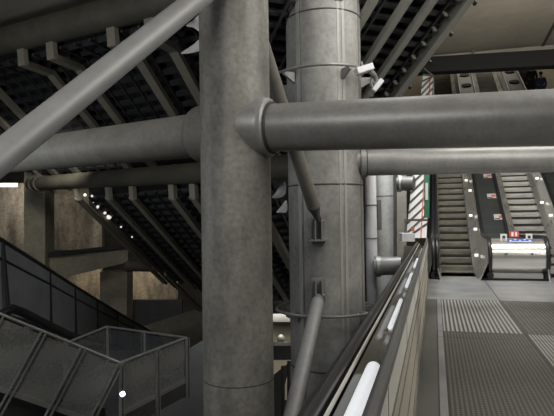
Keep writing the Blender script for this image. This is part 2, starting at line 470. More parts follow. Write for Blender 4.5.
# lights set into / discs on the tan upper decks
for tt, xc in ((t1, (ta+tb)/2), (t2, (tc+td)/2)):
    deck_plate(tt, 'upper_deck_cover', xc, 30.6, (tb-ta)-.10, 11.5, 'deck_tan', .02, .03)
    for yy in (26.0, 27.6, 29.2, 30.8, 32.4, 34.0, 35.6):
        a, b_ = deck_pt(xc, yy-.001, .03), deck_pt(xc, yy+.001, .03)
        n = Vector((0, -math.sin(math.radians(30)), math.cos(math.radians(30))))
        MB().tube([deck_pt(xc, yy, .03), deck_pt(xc, yy, .03)+n*.06], .25, 20).build('deck_disc', 'black', tt, smooth=True)
for tt, xa_, xt_, s_, offs in ((t1, X1b, X1b+.30, 1, 0), (t2, X2b, X2b+.26, 1, .7)):  # small glowing discs added in place of lamp reflections in the steel
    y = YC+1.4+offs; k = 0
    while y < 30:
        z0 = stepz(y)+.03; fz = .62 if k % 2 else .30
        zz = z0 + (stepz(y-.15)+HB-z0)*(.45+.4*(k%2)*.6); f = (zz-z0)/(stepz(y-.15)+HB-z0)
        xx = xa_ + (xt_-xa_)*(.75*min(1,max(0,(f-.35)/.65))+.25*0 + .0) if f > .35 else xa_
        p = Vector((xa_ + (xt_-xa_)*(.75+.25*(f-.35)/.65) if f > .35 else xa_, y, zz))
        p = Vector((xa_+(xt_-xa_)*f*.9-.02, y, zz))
        MB().tube([p-Vector((.05,0,0)), p+Vector((.05,0,.0))], .042, 12).build('skirt_glint', 'skirtglint', tt, smooth=True)
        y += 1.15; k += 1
# stickers on the newel
def on_drum(px, py, w, h, mt, name, par, out=.0, z=None):
    # find the point of the drum hit by the pixel
    r = ray(px, py)
    best = None
    for s in [i*.005 for i in range(2000, 4000)]:
        p = EYE + r*s
        dy = p.y-yn; dz = p.z-(HB-.47)
        if math.hypot(dy, dz) < .47 and dy < 0: best = p; break
        if dy >= 0 and p.z < HB-.0: best = p; break
    p = best; dy = p.y-yn; dz = p.z-(HB-.47)
    n = Vector((0, dy, dz)).normalized() if dy < 0 else Vector((0,0,1))
    u = Vector((1,0,0)); v = n.cross(u); 
    return MB().box(p+n*(.006+out), w, h, .008, u, v, n).build(name, mt, par), p, n, v
sb, p, n, v = on_drum(520, 240.5, .60, .15, 'blue', 'notice_sticker', t1)
for k in range(5):
    MB().box(p+n*.012+Vector((-.23+k*.115, 0, 0))+v*(.02 if k%2 else -.02), .05, .05, .006, (1,0,0), v, n).build('white_symbol', 'sticker', sb)
MB().box(p+n*.010 - v*(.10 if v.z > 0 else -.10), .56, .035, .006, (1,0,0), v, n).build('white_strip', 'sticker', sb)
for px in (504, 529.5):
    x = ony(px, 235.5, yn-.1).x
    o = MB().box((x, yn-.02, HB+.05), .16, .03, .17); o = o.build('white_label', 'sticker', t1)
    MB().box((x, yn-.04, HB+.05), .07, .012, .07).build('grey_symbol', 'deck', o)
x = ony(514, 230.5, yn+.5).x
o = MB().box((x, yn+.5, HB+.11), .25, .03, .17).build('red_label', 'red', t1)
MB().box((x-.045, yn+.48, HB+.11), .05, .012, .11).build('white_symbol', 'sticker', o)
MB().box((x+.05, yn+.48, HB+.11), .05, .012, .11).build('white_symbol', 'sticker', o)
for px in (506, 532):
    on_drum(px, 254, .07, .035, 'weld', 'key_switch', t1)
# ------------------------------------------------------------------ people near the top of the far escalator
def person(x, y, label, top, trousers, h=1.75, turn=0.0):
    z0 = stepz(math.floor((y-YC)/.4)*.4+YC+.2)
    k = h/1.75
    def P(a, b_, c): 
        ca, sa = math.cos(turn), math.sin(turn)
        return (x + (a*ca-b_*sa)*k, y + (a*sa+b_*ca)*k, z0 + c*k)
    verts = [P(0,0,.95), P(0,0,1.15), P(0,0,1.38), P(0,.0,1.50), P(0,-.01,1.60), P(0,-.01,1.70),
             P(.1,0,.9), P(.11,.01,.5), P(.12,.03,.06), P(.12,-.12,.03),
             P(-.1,0,.9), P(-.11,.01,.5), P(-.12,.03,.06), P(-.12,-.12,.03),
             P(.18,0,1.40), P(.24,.02,1.14), P(.23,-.10,.92), P(.22,-.15,.84),
             P(-.18,0,1.40), P(-.24,.02,1.14), P(-.23,-.10,.92), P(-.22,-.15,.84)]
    rad = [.15,.13,.15,.055,.085,.07,.095,.065,.045,.035,.095,.065,.045,.035,.06,.045,.035,.03,.06,.045,.035,.03]
    edges = [(0,1),(1,2),(2,3),(3,4),(4,5),(0,6),(6,7),(7,8),(8,9),(0,10),(10,11),(11,12),(12,13),(2,14),(14,15),(15,16),(16,17),(2,18),(18,19),(19,20),(20,21)]
    t = thing('person', label, 'person', (x, y, z0))
    def skin(name, vv, ee, rr, mt, par, root=0, sub=1):
        me = bpy.data.meshes.new(name); me.from_pydata([Vector(q)-Vector((x,y,z0)) for q in vv], ee, []); o = bpy.data.objects.new(name, me); C.objects.link(o); o.parent = par
        md = o.modifiers.new('skin', 'SKIN'); o.modifiers.new('sub', 'SUBSURF').levels = sub
        o.modifiers['sub'].render_levels = sub+1
        for i, q in enumerate(me.skin_vertices[0].data): q.radius = (rr[i]*k, rr[i]*k); q.use_root = (i == root)
        me.materials.append(M[mt]); 
        for q in me.polygons: q.use_smooth = True
        return o
    b = skin('body', verts, edges, rad, 'skin', t)
    skin('jacket', [verts[i] for i in (0,1,2,14,15,16,18,19,20)], [(0,1),(1,2),(2,3),(3,4),(4,5),(2,6),(6,7),(7,8)], [.175,.16,.175,.08,.062,.05,.08,.062,.05], top, t)
    skin('trousers', [verts[i] for i in (0,6,7,8,10,11,12)], [(0,1),(1,2),(2,3),(0,4),(4,5),(5,6)], [.165,.115,.085,.065,.115,.085,.065], trousers, t)
    MB().ball(Vector(P(0,.02,1.69)), .102*k, 2, (.95,1.05,.95)).build('hair', 'hair', t, smooth=True)
    return t
xe3 = (X3a+X3b)/2
def place_person(px, py, frac, *a, **k):
    # stand on escalator three where the pixel column crosses it
    r = ray(px, py); y = 20.0
    while EYE.z + r.z*y/r.y > stepz(y): y += .05
    print('person', y, r.x*y/r.y, X3a, X3b)
    return person(max(r.x*y/r.y, X3a+.26), y, *a, **k)
place_person(529, 101, .42, 'person in dark coat standing near the top of the far right escalator', 'cloth_k', 'cloth_k', turn=math.pi)
place_person(541.5, 107, .72, 'shorter person in navy clothes standing right of the dark-coated person', 'cloth_b', 'cloth_b', h=1.6, turn=math.pi)

# ------------------------------------------------------------------ railing left of the landing
Y0r, Y1r = .55, YC-1.0
rl = thing('landing_railing', 'long grey tube railing with pale strip and beige panels along the landing edge', 'railing', (XL, (Y0r+Y1r)/2, 0))
XT = onx(0,0,1).x and XL
tube_z = 1.1
xt = XL+.007
MB().tube([(xt, Y0r, tube_z), (xt, Y1r-.2, tube_z), (xt, Y1r-.05, tube_z-.04), (xt, Y1r, tube_z-.16), (xt, Y1r, tube_z-.4)], .026, 16).build('handrail', 'railtube', rl, smooth=True)
MB().bb((XL-.012, Y0r, .90), (XL+.022, Y1r, 1.06)).build('top_strip', 'cap', rl, bevel=.003)
MB().bb((XL-.014, Y0r, .02), (XL, Y1r, .90)).build('side_panel', 'panelb', rl)
tr = MB()
for z in (.80, .66, .36): MB().bb((XL-.002, Y0r, z-.007), (XL+.006, Y1r, z+.007)).build('panel_trim', 'strut_d', rl)
y = 2.15
while y < Y1r: MB().bb((XL+.0, y-.004, .90), (XL+.0235, y+.004, 1.0605)).build('strip_joint', 'weld', rl); y += 1.45
sk = MB().bb((XL+.0, Y0r, .0), (XL+.02, Y1r, .09)).build('skirting', 'strut_d', rl)
# outer trough with fluorescent tubes
xo = XL-.245
trg = thing('lighting_trough', 'glossy dark trough outside the landing railing with a black rubber edge', 'trough', (xo, (Y0r+Y1r)/2, .6))
MB().rings([[Vector((XL-.02, y, .90)), Vector((XL-.07, y, .885)), Vector((XL-.13, y, .90)), Vector((XL-.18, y, .955)), Vector((XL-.185, y, .93)), Vector((XL-.14, y, .86)), Vector((XL-.07, y, .85)), Vector((XL-.02, y, .86))] for y in (Y0r, Y1r)]).build('trough_bed', 'trough', trg)
MB().bb((XL-.203, Y0r, .955), (XL-.194, Y1r, .975)).build('edge_strip', 'cap', trg)
MB().tube([(XL-.25, Y0r, .985), (XL-.25, Y1r, .985)], .033, 12).build('rubber_edge', 'rubber', trg, smooth=True)
MB().bb((XL-.285, Y0r, .55), (XL-.21, Y1r, .95)).build('outer_fascia', 'black', trg)
labs = ['nearest lit white fluorescent tube in the trough beside the railing', 'second lit tube along the railing trough, beyond the nearest one', 'third lit tube along the railing trough, a thin streak', 'farthest lit tube in the railing trough, near the escalators']
pe = onz(372, 366, .945); 
yy0 = None
for k, (ya, yb) in enumerate(((1.15, 2.85), (3.9, 5.2), (6.2, 7.6), (8.6, 10.2))):
    rt_ = .037 if k == 0 else .017
    t = thing('fluorescent_tube', labs[k], 'lamp', (XL-.104, ya, .94), 'fluorescent tubes in the railing trough')
    MB().tube([(XL-.104, ya, .945), (XL-.104, yb-.03, .945), (XL-.104, yb-.01, .945), (XL-.104, yb, .945)], [rt_, rt_, rt_*.85, rt_*.45], 16).build('glass_tube', 'tube_l', t, smooth=True)
    MB().bb((XL-.125, ya+.1, .885), (XL-.095, ya+.16, .93)).build('holder', 'cap', t)
# ------------------------------------------------------------------ columns
def vcol(px, D, py=217): p = V(px, py, D); return Vector((p.x, p.y, 0))
def cyl_section(c, r, z, n=48): return [Vector((c.x+r*math.cos(2*math.pi*i/n), c.y+r*math.sin(2*math.pi*i/n), z)) for i in range(n)]
c1 = vcol(236.5, 7.35); r1 = 35.2/560*7.3
C1 = thing('concrete_column', 'thick round grey concrete column in front, at left of centre, joined by large struts', 'column', (c1.x, c1.y, ZF))
MB().rings([cyl_section(c1, r1, z) for z in (ZF, 0, ZC)]).build('shaft', 'column', C1, smooth=True)
zt = lambda px, py, c: (EYE + ray(px, py)*((c-EYE).dot(Vector((FW.x,FW.y,0)))/ray(px,py).dot(Vector((FW.x,FW.y,0))))).z
for py in (388, -20):
    z = zt(236, py, c1-R0*0-Vector((FW.x,FW.y,0))*r1); MB().loop((c1.x, c1.y, z), r1-.002, .007, 64, 6).build('joint_ring', 'strut_d' if py != 388 else 'weld', C1)
zb = zt(215, 6, c1)
bk = MB(); a0 = math.atan2(-FW.y, -FW.x)
rr = []
for i in range(9):
    a = a0 - .75 + .7*i/8
    e = Vector((math.cos(a), math.sin(a), 0)); cc = Vector((c1.x, c1.y, zb))
    rr.append([cc+e*(r1-.02), cc+e*(r1+.10), cc+e*(r1+.10)+Vector((0,0,.06)), cc+e*(r1-.02)+Vector((0,0,.06))])
bk.rings(rr).build('ledge_bracket', 'column', C1)
c2 = vcol(326, 11.4); r2 = 37.5/560*11.35
C2 = thing('concrete_column', 'broad pale column with vertical edge strips right of the front column, ringed by pipes', 'column', (c2.x, c2.y, ZF))
def oct_section(c, r, z):      # flat faces with round edges, slightly faceted
    pts = []
    for i in range(48):
        a = 2*math.pi*i/48; rr = r*(1 - .007*(1-abs(math.cos(4*(a+.3)))))
        pts.append(Vector((c.x+rr*math.cos(a), c.y+rr*math.sin(a), z)))
    return pts
MB().rings([oct_section(c2, r2, z) for z in (ZF, 0, ZC)]).build('shaft', 'column2', C2, smooth=True)
aF = math.atan2(-FW.y, -FW.x)
for da, w, mt in ((-.83+.04, .09, 'colstrip'), (.30, .05, 'colstrip'), (.44, .06, 'colstrip'), (-.70, .014, 'strut_d'), (1.05, .02, 'strut_d')):
    a = aF + da; e = Vector((math.cos(a), math.sin(a), 0)); s = Vector((-e.y, e.x, 0))
    p = Vector((c2.x, c2.y, 0)) + e*(r2-.004)
    MB().box((p.x, p.y, (ZF+ZC)/2), w, .022 if mt == 'colstrip' else .02, ZC-ZF-.1, s, e).build('edge_strip' if mt == 'colstrip' else 'seam', mt, C2)
for py in (8, 184, 373):
    z = zt(325, py, c2-Vector((FW.x,FW.y,0))*r2); MB().loop((c2.x, c2.y, z), r2-.004, .016, 64, 6).build('joint_ring', 'weld', C2)
# brace brackets on column 2
def bracket(px, py, h, up, nm='bracket'):
    D = 11.4-r2-.04
    p = V(px, py, D)
    f = Vector((FW.x, FW.y, 0)).normalized()
    bp = MB().box(p+f*.0, .26, .05, h, R0, f).build('bracket_plate', 'strut', C2, bevel=.006)
    for s in (-1, 1):
        MB().box(p - f*.10 + R0*s*.06, .025, .18, h*.8, R0, f).build('bracket_fin', 'strut', bp)
    MB().tube([p-f*.13-R0*.10+Vector((0,0,up)), p-f*.13+R0*.10+Vector((0,0,up))], .03, 10).build('pin', 'strut', bp, smooth=True)
    return p - f*.13 + Vector((0,0,up))
q1 = bracket(318, 229, .58, .15); q2 = bracket(318.5, 289, .42, -.1)
# floor plate of upper bracket
MB().box(V(318, 240, 11.4-r2-.12), .36, .2, .035, R0, FW).build('bracket_shelf', 'strut', C2)
# diagonal braces
br = thing('brace_tube', 'dark slanting brace tube running down behind the big strut to the pale column', 'brace', q1)
top = V(254, 20, 8.6)
dd = (q1-top).normalized()
MB().tube([top, q1-dd*.32], .125, 20).build('tube', 'strut_d', br, smooth=True)
MB().tube([q1-dd*.34, q1-dd*.22, q1], [.135,.09,.035], 14).build('tapered_end', 'brace_d', br, smooth=True)
br = thing('brace_tube', 'grey slanting brace tube rising from bottom of the picture to the pale column', 'brace', V(288, 430, 7.4))
bot = V(288.5, 432, 7.2); dd = (q2-bot).normalized(); ext = bot - dd*5.0
MB().tube([ext, q2-dd*.24], .118, 20).build('tube', 'brace', br, smooth=True)
MB().tube([q2-dd*.27, q2-dd*.16, q2-dd*.02], [.125,.085,.04], 14).build('tapered_end', 'strut', br, smooth=True)
# big diagonal tube, upper left
a, b_ = V(0, 157.5, 4.5), V(197.5, -1, 6.55); dd = (b_-a).normalized()
o = MB().tube([a-dd*3.2, b_+dd*1.0], .13, 32).build('brace_tube', 'brace', smooth=True)
tag(o, 'bright grey diagonal tube crossing the upper left corner in front of everything', 'brace')
# ------------------------------------------------------------------ horizontal struts
def strut(p, q, r, mt, label, collars=(), n=40):
    t = thing('strut', label, 'strut', (Vector(p)+Vector(q))/2)
    MB().tube([p, q], r, n).build('tube', mt, t, smooth=True)
    d = (Vector(q)-Vector(p)).normalized()
    for (s, kind) in collars:
        base = Vector(p)+d*s if s >= 0 else Vector(q)+d*s
        dr = 1 if s >= 0 else -1
        if kind == 'flare':
            MB().tube([Vector(p) if dr > 0 else Vector(q), base-d*dr*.1, base-d*dr*.03, base], [r*1.34, r*1.31, r*1.26, r*1.14], n).build('collar', mt, t, smooth=True)
            MB().tube([base, base+d*dr*.03], r*1.10, n).build('collar_ring', 'weld', t, smooth=True)
        else:
            MB().tube([base-d*dr*.10, base], r*1.17, n).build('collar', mt, t, smooth=True)
            MB().tube([base, base+d*dr*.025], r*1.10, n).build('collar_ring', 'weld', t, smooth=True)
    return t
f3 = Vector((FW.x, FW.y, 0)).normalized()
def seg(pxa, pya, Da, pxb, pyb, Db, ea=0, eb=0):
    a, b_ = V(pxa, pya, Da), V(pxb, pyb, Db); d = (b_-a).normalized(); return a-d*ea, b_+d*eb
p, q = seg(236.5, 129, 7.35, 554, 117.5, 5.95)
d = (q-p).normalized(); q = p + d*((XR - p.x)/d.x - .02) if d.x > 0 else q
strut(p, q, .302, 'strut', 'largest horizontal grey tube strut, from the front column across to the right edge', [(.50, 'flare')])
p, q = seg(236.5, 131, 7.35, 55, 151.5, 9.9, 0, 8.0)
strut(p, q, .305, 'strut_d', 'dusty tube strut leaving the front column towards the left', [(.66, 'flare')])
p, q = seg(340, 163.2, 11.2, 554, 159.0, 11.0, .1, 0)
d = (q-p).normalized(); q = p + d*((XR-p.x)/d.x - .02)
strut(p, q, .262, 'strut', 'thinner horizontal tube strut under the largest one, crossing in front of the escalators', [(.60, 'ring')])
p, q = seg(300, 166, 11.6, 32, 184, 22, .1, 0)
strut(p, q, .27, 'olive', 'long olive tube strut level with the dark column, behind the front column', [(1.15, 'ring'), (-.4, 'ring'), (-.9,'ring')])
p, q = seg(190, -7, 12.0, 0, 42, 15.6, 3.0, 9)
p = V(190,-7,12.0)+(V(190,-7,12)-V(0,42,15.6)).normalized()*1.2
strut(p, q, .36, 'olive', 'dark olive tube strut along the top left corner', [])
p, q = seg(127, 266.5, 24.5, 292, 268.5, 20.5, 0, 1.5)
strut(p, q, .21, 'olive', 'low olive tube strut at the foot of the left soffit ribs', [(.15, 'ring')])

# ------------------------------------------------------------------ rings of pipe around the pale column, with floodlights
zr = zt(325, 64.5, c2-f3*1.02)
R_ = thing('ring_pipe', 'thin pipe ring around the pale column, above the big strut', 'pipe ring', (c2.x, c2.y, zr), 'pipe rings around the pale column')
R_['label'] = 'upper thin pipe ring around the pale column, above the big strut'
def ring(t, z, R, arms, r=.028):
    MB().loop((c2.x, c2.y, z), R, r, 72, 8).build('hoop', 'strut', t, smooth=True)
    for da in arms:
        a = aF+da; e = Vector((math.cos(a), math.sin(a), 0)); sdv = Vector((-e.y, e.x, 0)); cc = Vector((c2.x, c2.y, z))
        MB().hexa([cc+e*(r2-.03)-sdv*.03+Vector((0,0,-.22)), cc+e*(r2-.03)+sdv*.03+Vector((0,0,-.22)), cc+e*(R)+sdv*.03+Vector((0,0,-.06)), cc+e*R-sdv*.03+Vector((0,0,-.06)),
                   cc+e*(r2-.03)-sdv*.03+Vector((0,0,.0)), cc+e*(r2-.03)+sdv*.03+Vector((0,0,.0)), cc+e*(R)+sdv*.03, cc+e*R-sdv*.03]).build('arm', 'strut', t)
ring(R_, zr, 1.03, (-.95, .42, 1.6, -2.2, 2.9), .03)
zr2 = zt(325, 317, c2-f3*1.02)
R2_ = thing('ring_pipe', 'lower thin pipe ring around the pale column, below the brace bracket', 'pipe ring', (c2.x, c2.y, zr2), 'pipe rings around the pale column')
ring(R2_, zr2, 1.03, (-.95, .9, 1.9, -2.2, 3.0), .03)
def flood(p, ax, nrm, L, w, th, label):
    t = thing('floodlight', label, 'lamp', p, 'floodlights on the upper pipe ring')
    ax = ax.normalized(); nrm = (nrm - ax*nrm.dot(ax)).normalized(); s = ax.cross(nrm)
    MB().box(p, L, w, th, ax, s, nrm).build('housing', 'white', t, bevel=.012)
    MB().box(p-nrm*(th/2+.004), L*.9, w*.8, .01, ax, s, nrm).build('glass', 'palecol', t)
    MB().tube([p+nrm*th*.5, p+nrm*(th*.5+.10)], .02, 8).build('yoke', 'strut', t, smooth=True)
    return t
flood(V(364, 69.5, 10.6), RT*1.0+UP*.36+FW*.2, UP*1-RT*.36, .34, .2, .12, 'white floodlight clamped to the upper ring pipe at the column edge')
flood(V(377.5, 85.5, 10.9), RT*.75+UP*.95, UP*.7-RT*.9, .27, .16, .09, 'grey floodlight hanging lower right of the white one beside the column')
cb = MB().tube([V(369,71,10.7), V(374.5,75,10.85), V(376.5,80,10.9), V(374,88,10.95), V(370.5,96,11.0)], .045, 10).tube([V(372,76,10.9), V(371,84,10.9), V(374,91,10.95)], .03, 8)
tag(cb.build('conduit_bracket', 'strut', smooth=True), 'bent grey conduit bracket holding the two floodlights', 'bracket')
# ------------------------------------------------------------------ escalator undersides (soffits)
def slab_strip(name, mt, par, rows): return MB().rings(rows).build(name, mt, par)
dL = (RT*1.47 + UP*-2.85 + FW*4.8); dLn = dL.normalized(); dH = Vector((dL.x, dL.y, 0)).normalized()
# force true 30 degree slope
dLn = (dH*math.cos(math.radians(30)) + Vector((0,0,-math.sin(math.radians(30))))).normalized()
def soffit_bank(label, starts, profile, ribw, ribh, u, urange, origin, mt='rib', slat_pitch=.34, lift=.30, bank_L=None, teeth=False, slat_r=(.10,.10)):
    """starts: rib start points; profile: list of (h, v) offsets in the run plane; u: horizontal direction across the bank"""
    t = thing('escalator_soffit', label, 'escalator underside', origin)
    def pt(s, h, v): return s + dH*h + Vector((0,0,v))
    # soffit panel + slats above the ribs
    prof = profile[1:]
    up_ = Vector((0,0,lift))
    rows = []
    for tt in urange: 
        o_ = origin + u*tt
        rows.append(o_)
    a, b_ = rows[0], rows[-1]
    pnl = MB()
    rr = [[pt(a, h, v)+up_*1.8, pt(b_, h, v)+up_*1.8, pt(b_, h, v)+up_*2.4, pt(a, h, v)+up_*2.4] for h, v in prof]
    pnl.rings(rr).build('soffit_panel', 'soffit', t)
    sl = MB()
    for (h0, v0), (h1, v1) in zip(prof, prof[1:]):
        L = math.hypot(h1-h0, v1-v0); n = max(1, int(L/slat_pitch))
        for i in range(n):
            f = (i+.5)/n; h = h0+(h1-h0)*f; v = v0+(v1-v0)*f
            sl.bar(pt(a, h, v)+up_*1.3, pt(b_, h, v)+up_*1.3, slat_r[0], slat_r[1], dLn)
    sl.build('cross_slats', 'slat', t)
    MB().rings([[pt(b_, h, v)+up_*.3, pt(b_+u*.06, h, v)+up_*.3, pt(b_+u*.06, h, v)+up_*2.4, pt(b_, h, v)+up_*2.4] for h, v in prof]).build('edge_plate', mt, t)
    lg = MB(); L = (b_-a).length; k = int(L/.55)
    for i in range(k+1):
        s = a + (b_-a)*(i/k)
        for (h0, v0), (h1, v1) in zip(prof, prof[1:]):
            lg.bar(pt(s, h0, v0)+up_*1.05, pt(s, h1, v1)+up_*1.05, .05, .06, u)
    lg.build('long_slats', 'slat', t)
    for s in starts:
        rb = MB()
        for (h0, v0), (h1, v1) in zip(profile, profile[1:]):
            p0, p1 = pt(s, h0, v0), pt(s, h1, v1); dd = (p1-p0).normalized()
            rb.bar(p0-dd*.05, p1+dd*.05, ribw, ribh, u)
        rb.build('rib', mt, t)
    return t
pA0, pA1 = V(190, -7, 12.0), V(0, 42, 15.6); uA = (pA1-pA0); uA.z = 0; uA.normalize()
def on_line(px, a, b_):       # point of line a-b whose image column is px
    lo, hi = -3.0, 6.0
    def col(t):
        p = a+(b_-a)*t - EYE; return W_/2 + F_*p.dot(RT)/p.dot(FW)
    s0 = col(0) < col(1)
    for _ in range(60):
        mid = (lo+hi)/2
        if (col(mid) < px) == s0: lo = mid
        else: hi = mid
    return a+(b_-a)*lo
starts = [on_line(px, pA0, pA1)+Vector((0,0,-.30)) for px in (-62, -38, 22, 51, 112, 150, 205)]
orgA = pA0 + Vector((0,0,-.30))
soffit_bank('upper left dark slatted underside of an escalator with beige bent ribs', starts, [(0,0),(.05,-.42),(1.15,-.42),(6.4,-.42-5.25*T30)], .27, .14, uA, (-1.2, 11.0), orgA, slat_pitch=.42, slat_r=(.14,.1))
pB0, pB1 = V(285, 167, 12.0), V(30, 184, 22); uB = (pB1-pB0); uB.z = 0; uB.normalize()
starts = [on_line(px, pB0, pB1)+Vector((0,0,-.2)) for px in (77, 108, 132, 172, 193, 222, 252)]
soffit_bank('middle left dark escalator underside with straight beige ribs between two tube struts', starts, [(0,0),(.06,-.42),(6.2,-.42-6.14*T30)], .24, .12, uB, (.6, 9.15), pB0+Vector((0,0,-.2)), slat_pitch=.36, slat_r=(.1,.1))
pC0, pC1 = V(292, 268.5, 20.5), V(127, 266.5, 24.5); uC = (pC1-pC0); uC.z = 0; uC.normalize()
starts = [on_line(px, pC0, pC1)+Vector((0,0,-.15)) for px in (164, 205, 240, 262)]
soffit_bank('lowest dark escalator underside with pale edge rib below the low strut', starts, [(0,0),(.05,-.15),(5.5,-.15-5.45*T30)], .24, .12, uC, (-.5, 5.2), pC0+Vector((0,0,-.15)), slat_pitch=.5)
# pinpoints of light seen through the middle soffit
k = 0
for (px, py, r) in ((85,195,.055),(92,196,.04),(97,206.5,.075),(93,202,.04),(105,213,.05),(109,217,.085),(121,227,.035),(132,237,.03)):
    D = 18.3+ (py-196)*.05
    tag(MB().ball(V(px, py, D+.2), r, 2).build('pin_light', 'spark'), 'tiny lit lamp showing through the slats at the lower edge of the middle left soffit', 'lamp', 'pin lights in the middle left soffit')
# right bank: rises to the right towards the viewer
e0 = V(394, 100, 14.0); e1 = V(481, -12, 11.3)
hR = Vector((e1.x-e0.x, e1.y-e0.y, 0)); hR.normalize()
dR = hR*math.cos(math.radians(30)) + Vector((0,0,math.sin(math.radians(30))))
uR = Vector((0,0,1)).cross(hR); 
if uR.dot(RT) > 0: uR = -uR
t = thing('escalator_soffit', 'dark slatted underside of an escalator rising to upper right, with three grey ribs', 'escalator underside', e0)
nR = dR.cross(uR); 
if nR.z < 0: nR = -nR
A = e0 - dR*2.2; LB = 8.5
B = e0 + dR*(LB-2.2)
def slabR(a, b_, u0, u1, n0, n1): return [a+uR*u0+nR*n0, a+uR*u1+nR*n0, b_+uR*u1+nR*n0, b_+uR*u0+nR*n0, a+uR*u0+nR*n1, a+uR*u1+nR*n1, b_+uR*u1+nR*n1, b_+uR*u0+nR*n1]
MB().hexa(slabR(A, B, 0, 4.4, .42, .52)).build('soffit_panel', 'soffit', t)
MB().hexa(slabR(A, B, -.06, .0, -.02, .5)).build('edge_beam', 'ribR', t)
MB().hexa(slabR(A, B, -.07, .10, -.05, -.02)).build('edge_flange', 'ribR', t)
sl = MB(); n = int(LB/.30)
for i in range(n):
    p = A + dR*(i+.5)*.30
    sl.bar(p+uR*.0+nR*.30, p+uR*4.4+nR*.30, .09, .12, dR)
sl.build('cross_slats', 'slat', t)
lg = MB()
for i in range(9): lg.bar(A+uR*(.25+i*.5)+nR*.2, B+uR*(.25+i*.5)+nR*.2, .05, .05, uR)
lg.build('long_slats', 'slat', t)
for off in (.86, 1.42, 2.15, 2.9):
    MB().bar(A+uR*off, B+uR*off, .15, .14, uR).build('rib', 'ribR', t)
for i in range(16):
    p = A + dR*(1.0+i*.42) + uR*.22 + nR*.12
    MB().box(p, .10, .03, .12, uR, dR, nR).build('clip', 'strut_d', t)
for i in range(6):
    p = A + dR*(2.7+i*.85) - uR*.16 - nR*.02
    MB().box(p, .05, .09, .06, uR, dR, nR).build('lug', 'black', t)
# ------------------------------------------------------------------ dark beam + ceiling bits, upper right
p, q = ony(405, 67.5, 24.1), ony(600, 56.5, 23.6)
d = (q-p).normalized(); q = p+d*((XR-p.x)/d.x-.02)
hB = .62
o = MB().bar(p-d*.9, q, .6, hB).build('ceiling_beam', 'black'); tag(o, 'dark horizontal beam crossing above the escalators under the ceiling', 'beam')
jt = MB(); pz = ZC-.03
a, b_ = onz(560, 14, ZC-.02), onz(541, 49, ZC-.02)
jt.bar(a, b_, .10, .03); struct(jt.build('trim_1', 'weld'))
# sprinkler on ceiling near the beam
ps = onz(473, 50, ZC)
o = MB().tube([Vector((ps.x, ps.y, ZC)), Vector((ps.x, ps.y, ZC-.35))], .05, 8).ball((ps.x, ps.y, ZC-.4), .12, 2).build('sprinkler', 'strut_d', smooth=True)
tag(o, 'small sprinkler head hanging from the ceiling above the dark beam', 'sprinkler')
# ------------------------------------------------------------------ things between the pale column and the escalators
def vtube(name, px, D, r, mt, label, ztop=ZC, zbot=ZF, cat='column'):
    c = vcol(px, D); t = thing(name, label, cat, (c.x, c.y, zbot))
    MB().rings([cyl_section(c, r, z, 32) for z in (zbot, ztop)]).build('shaft', mt, t, smooth=True)
    return t, c
t, c = vtube('service_pipe', 371, 15.0, .155, 'whitecol', 'vertical white pipe just right of the pale column', cat='pipe')
for py in (205, 238): MB().loop((c.x, c.y, zt(371, py, c)), .16, .02, 32, 6).build('pipe_band', 'strut_d', t)
MB().box(Vector((c.x, c.y, zt(377, 215, c)))+R0*.22, .10, .12, .8, R0, f3).build('pipe_clamp', 'brace_d', t)
t, c = vtube('concrete_column', 387, 17.5, .36, 'palecol', 'slim pale concrete column behind the white pipe')
MB().loop((c.x, c.y, zt(387, 196, c-f3*.3)), .355, .015, 32, 6).build('joint_ring', 'weld', t)
p, q = V(377, 266.5, 14.6), V(402, 265.5, 14.4)
t = thing('strut', 'short grey stub tube low between the white pipe and the railing', 'strut', p)
MB().tube([p-RT*.05, q], .235, 24).build('tube', 'strut', t, smooth=True)
MB().tube([p-RT*.05, p+RT*.08], .27, 24).build('collar', 'strut', t, smooth=True)
p, q = V(398, 183.5, 15.6), V(414, 183.5, 15.4)
t = thing('strut', 'short dark stub tube beside the striped hoarding', 'strut', p)
MB().tube([p, q], .20, 24).build('tube', 'brace_d', t, smooth=True)
MB().tube([p-RT*.02, p+RT*.08], .235, 24).build('collar', 'strut', t, smooth=True)
# grey pier behind rail
def cam_box(mb, x0, y0, x1, y1, D, th, extra=0):
    a = V(x0, y1, D); b_ = V(x1, y1, D); c = V(x1, y0, D); d = V(x0, y0, D); f = FW*th
    return mb.hexa([a, b_, b_+f, a+f, d, c, c+f, d+f])
o = cam_box(MB(), 397, 150, 406.5, 400, 16.6, .5).build('concrete_pier', 'strut_d'); tag(o, 'narrow dark grey pier between the pale column and the striped hoarding', 'pier')
o = MB().hexa([V(396,330,13.6), V(424,330,14.6), V(424,330,15.0), V(396,330,14.0), V(404,246,13.6), V(424,246,14.6), V(424,246,15.0), V(404,246,14.0)]).build('grey_screen', 'strut_d'); tag(o, 'flat grey screen panel behind the railing, under the striped hoarding', 'screen')
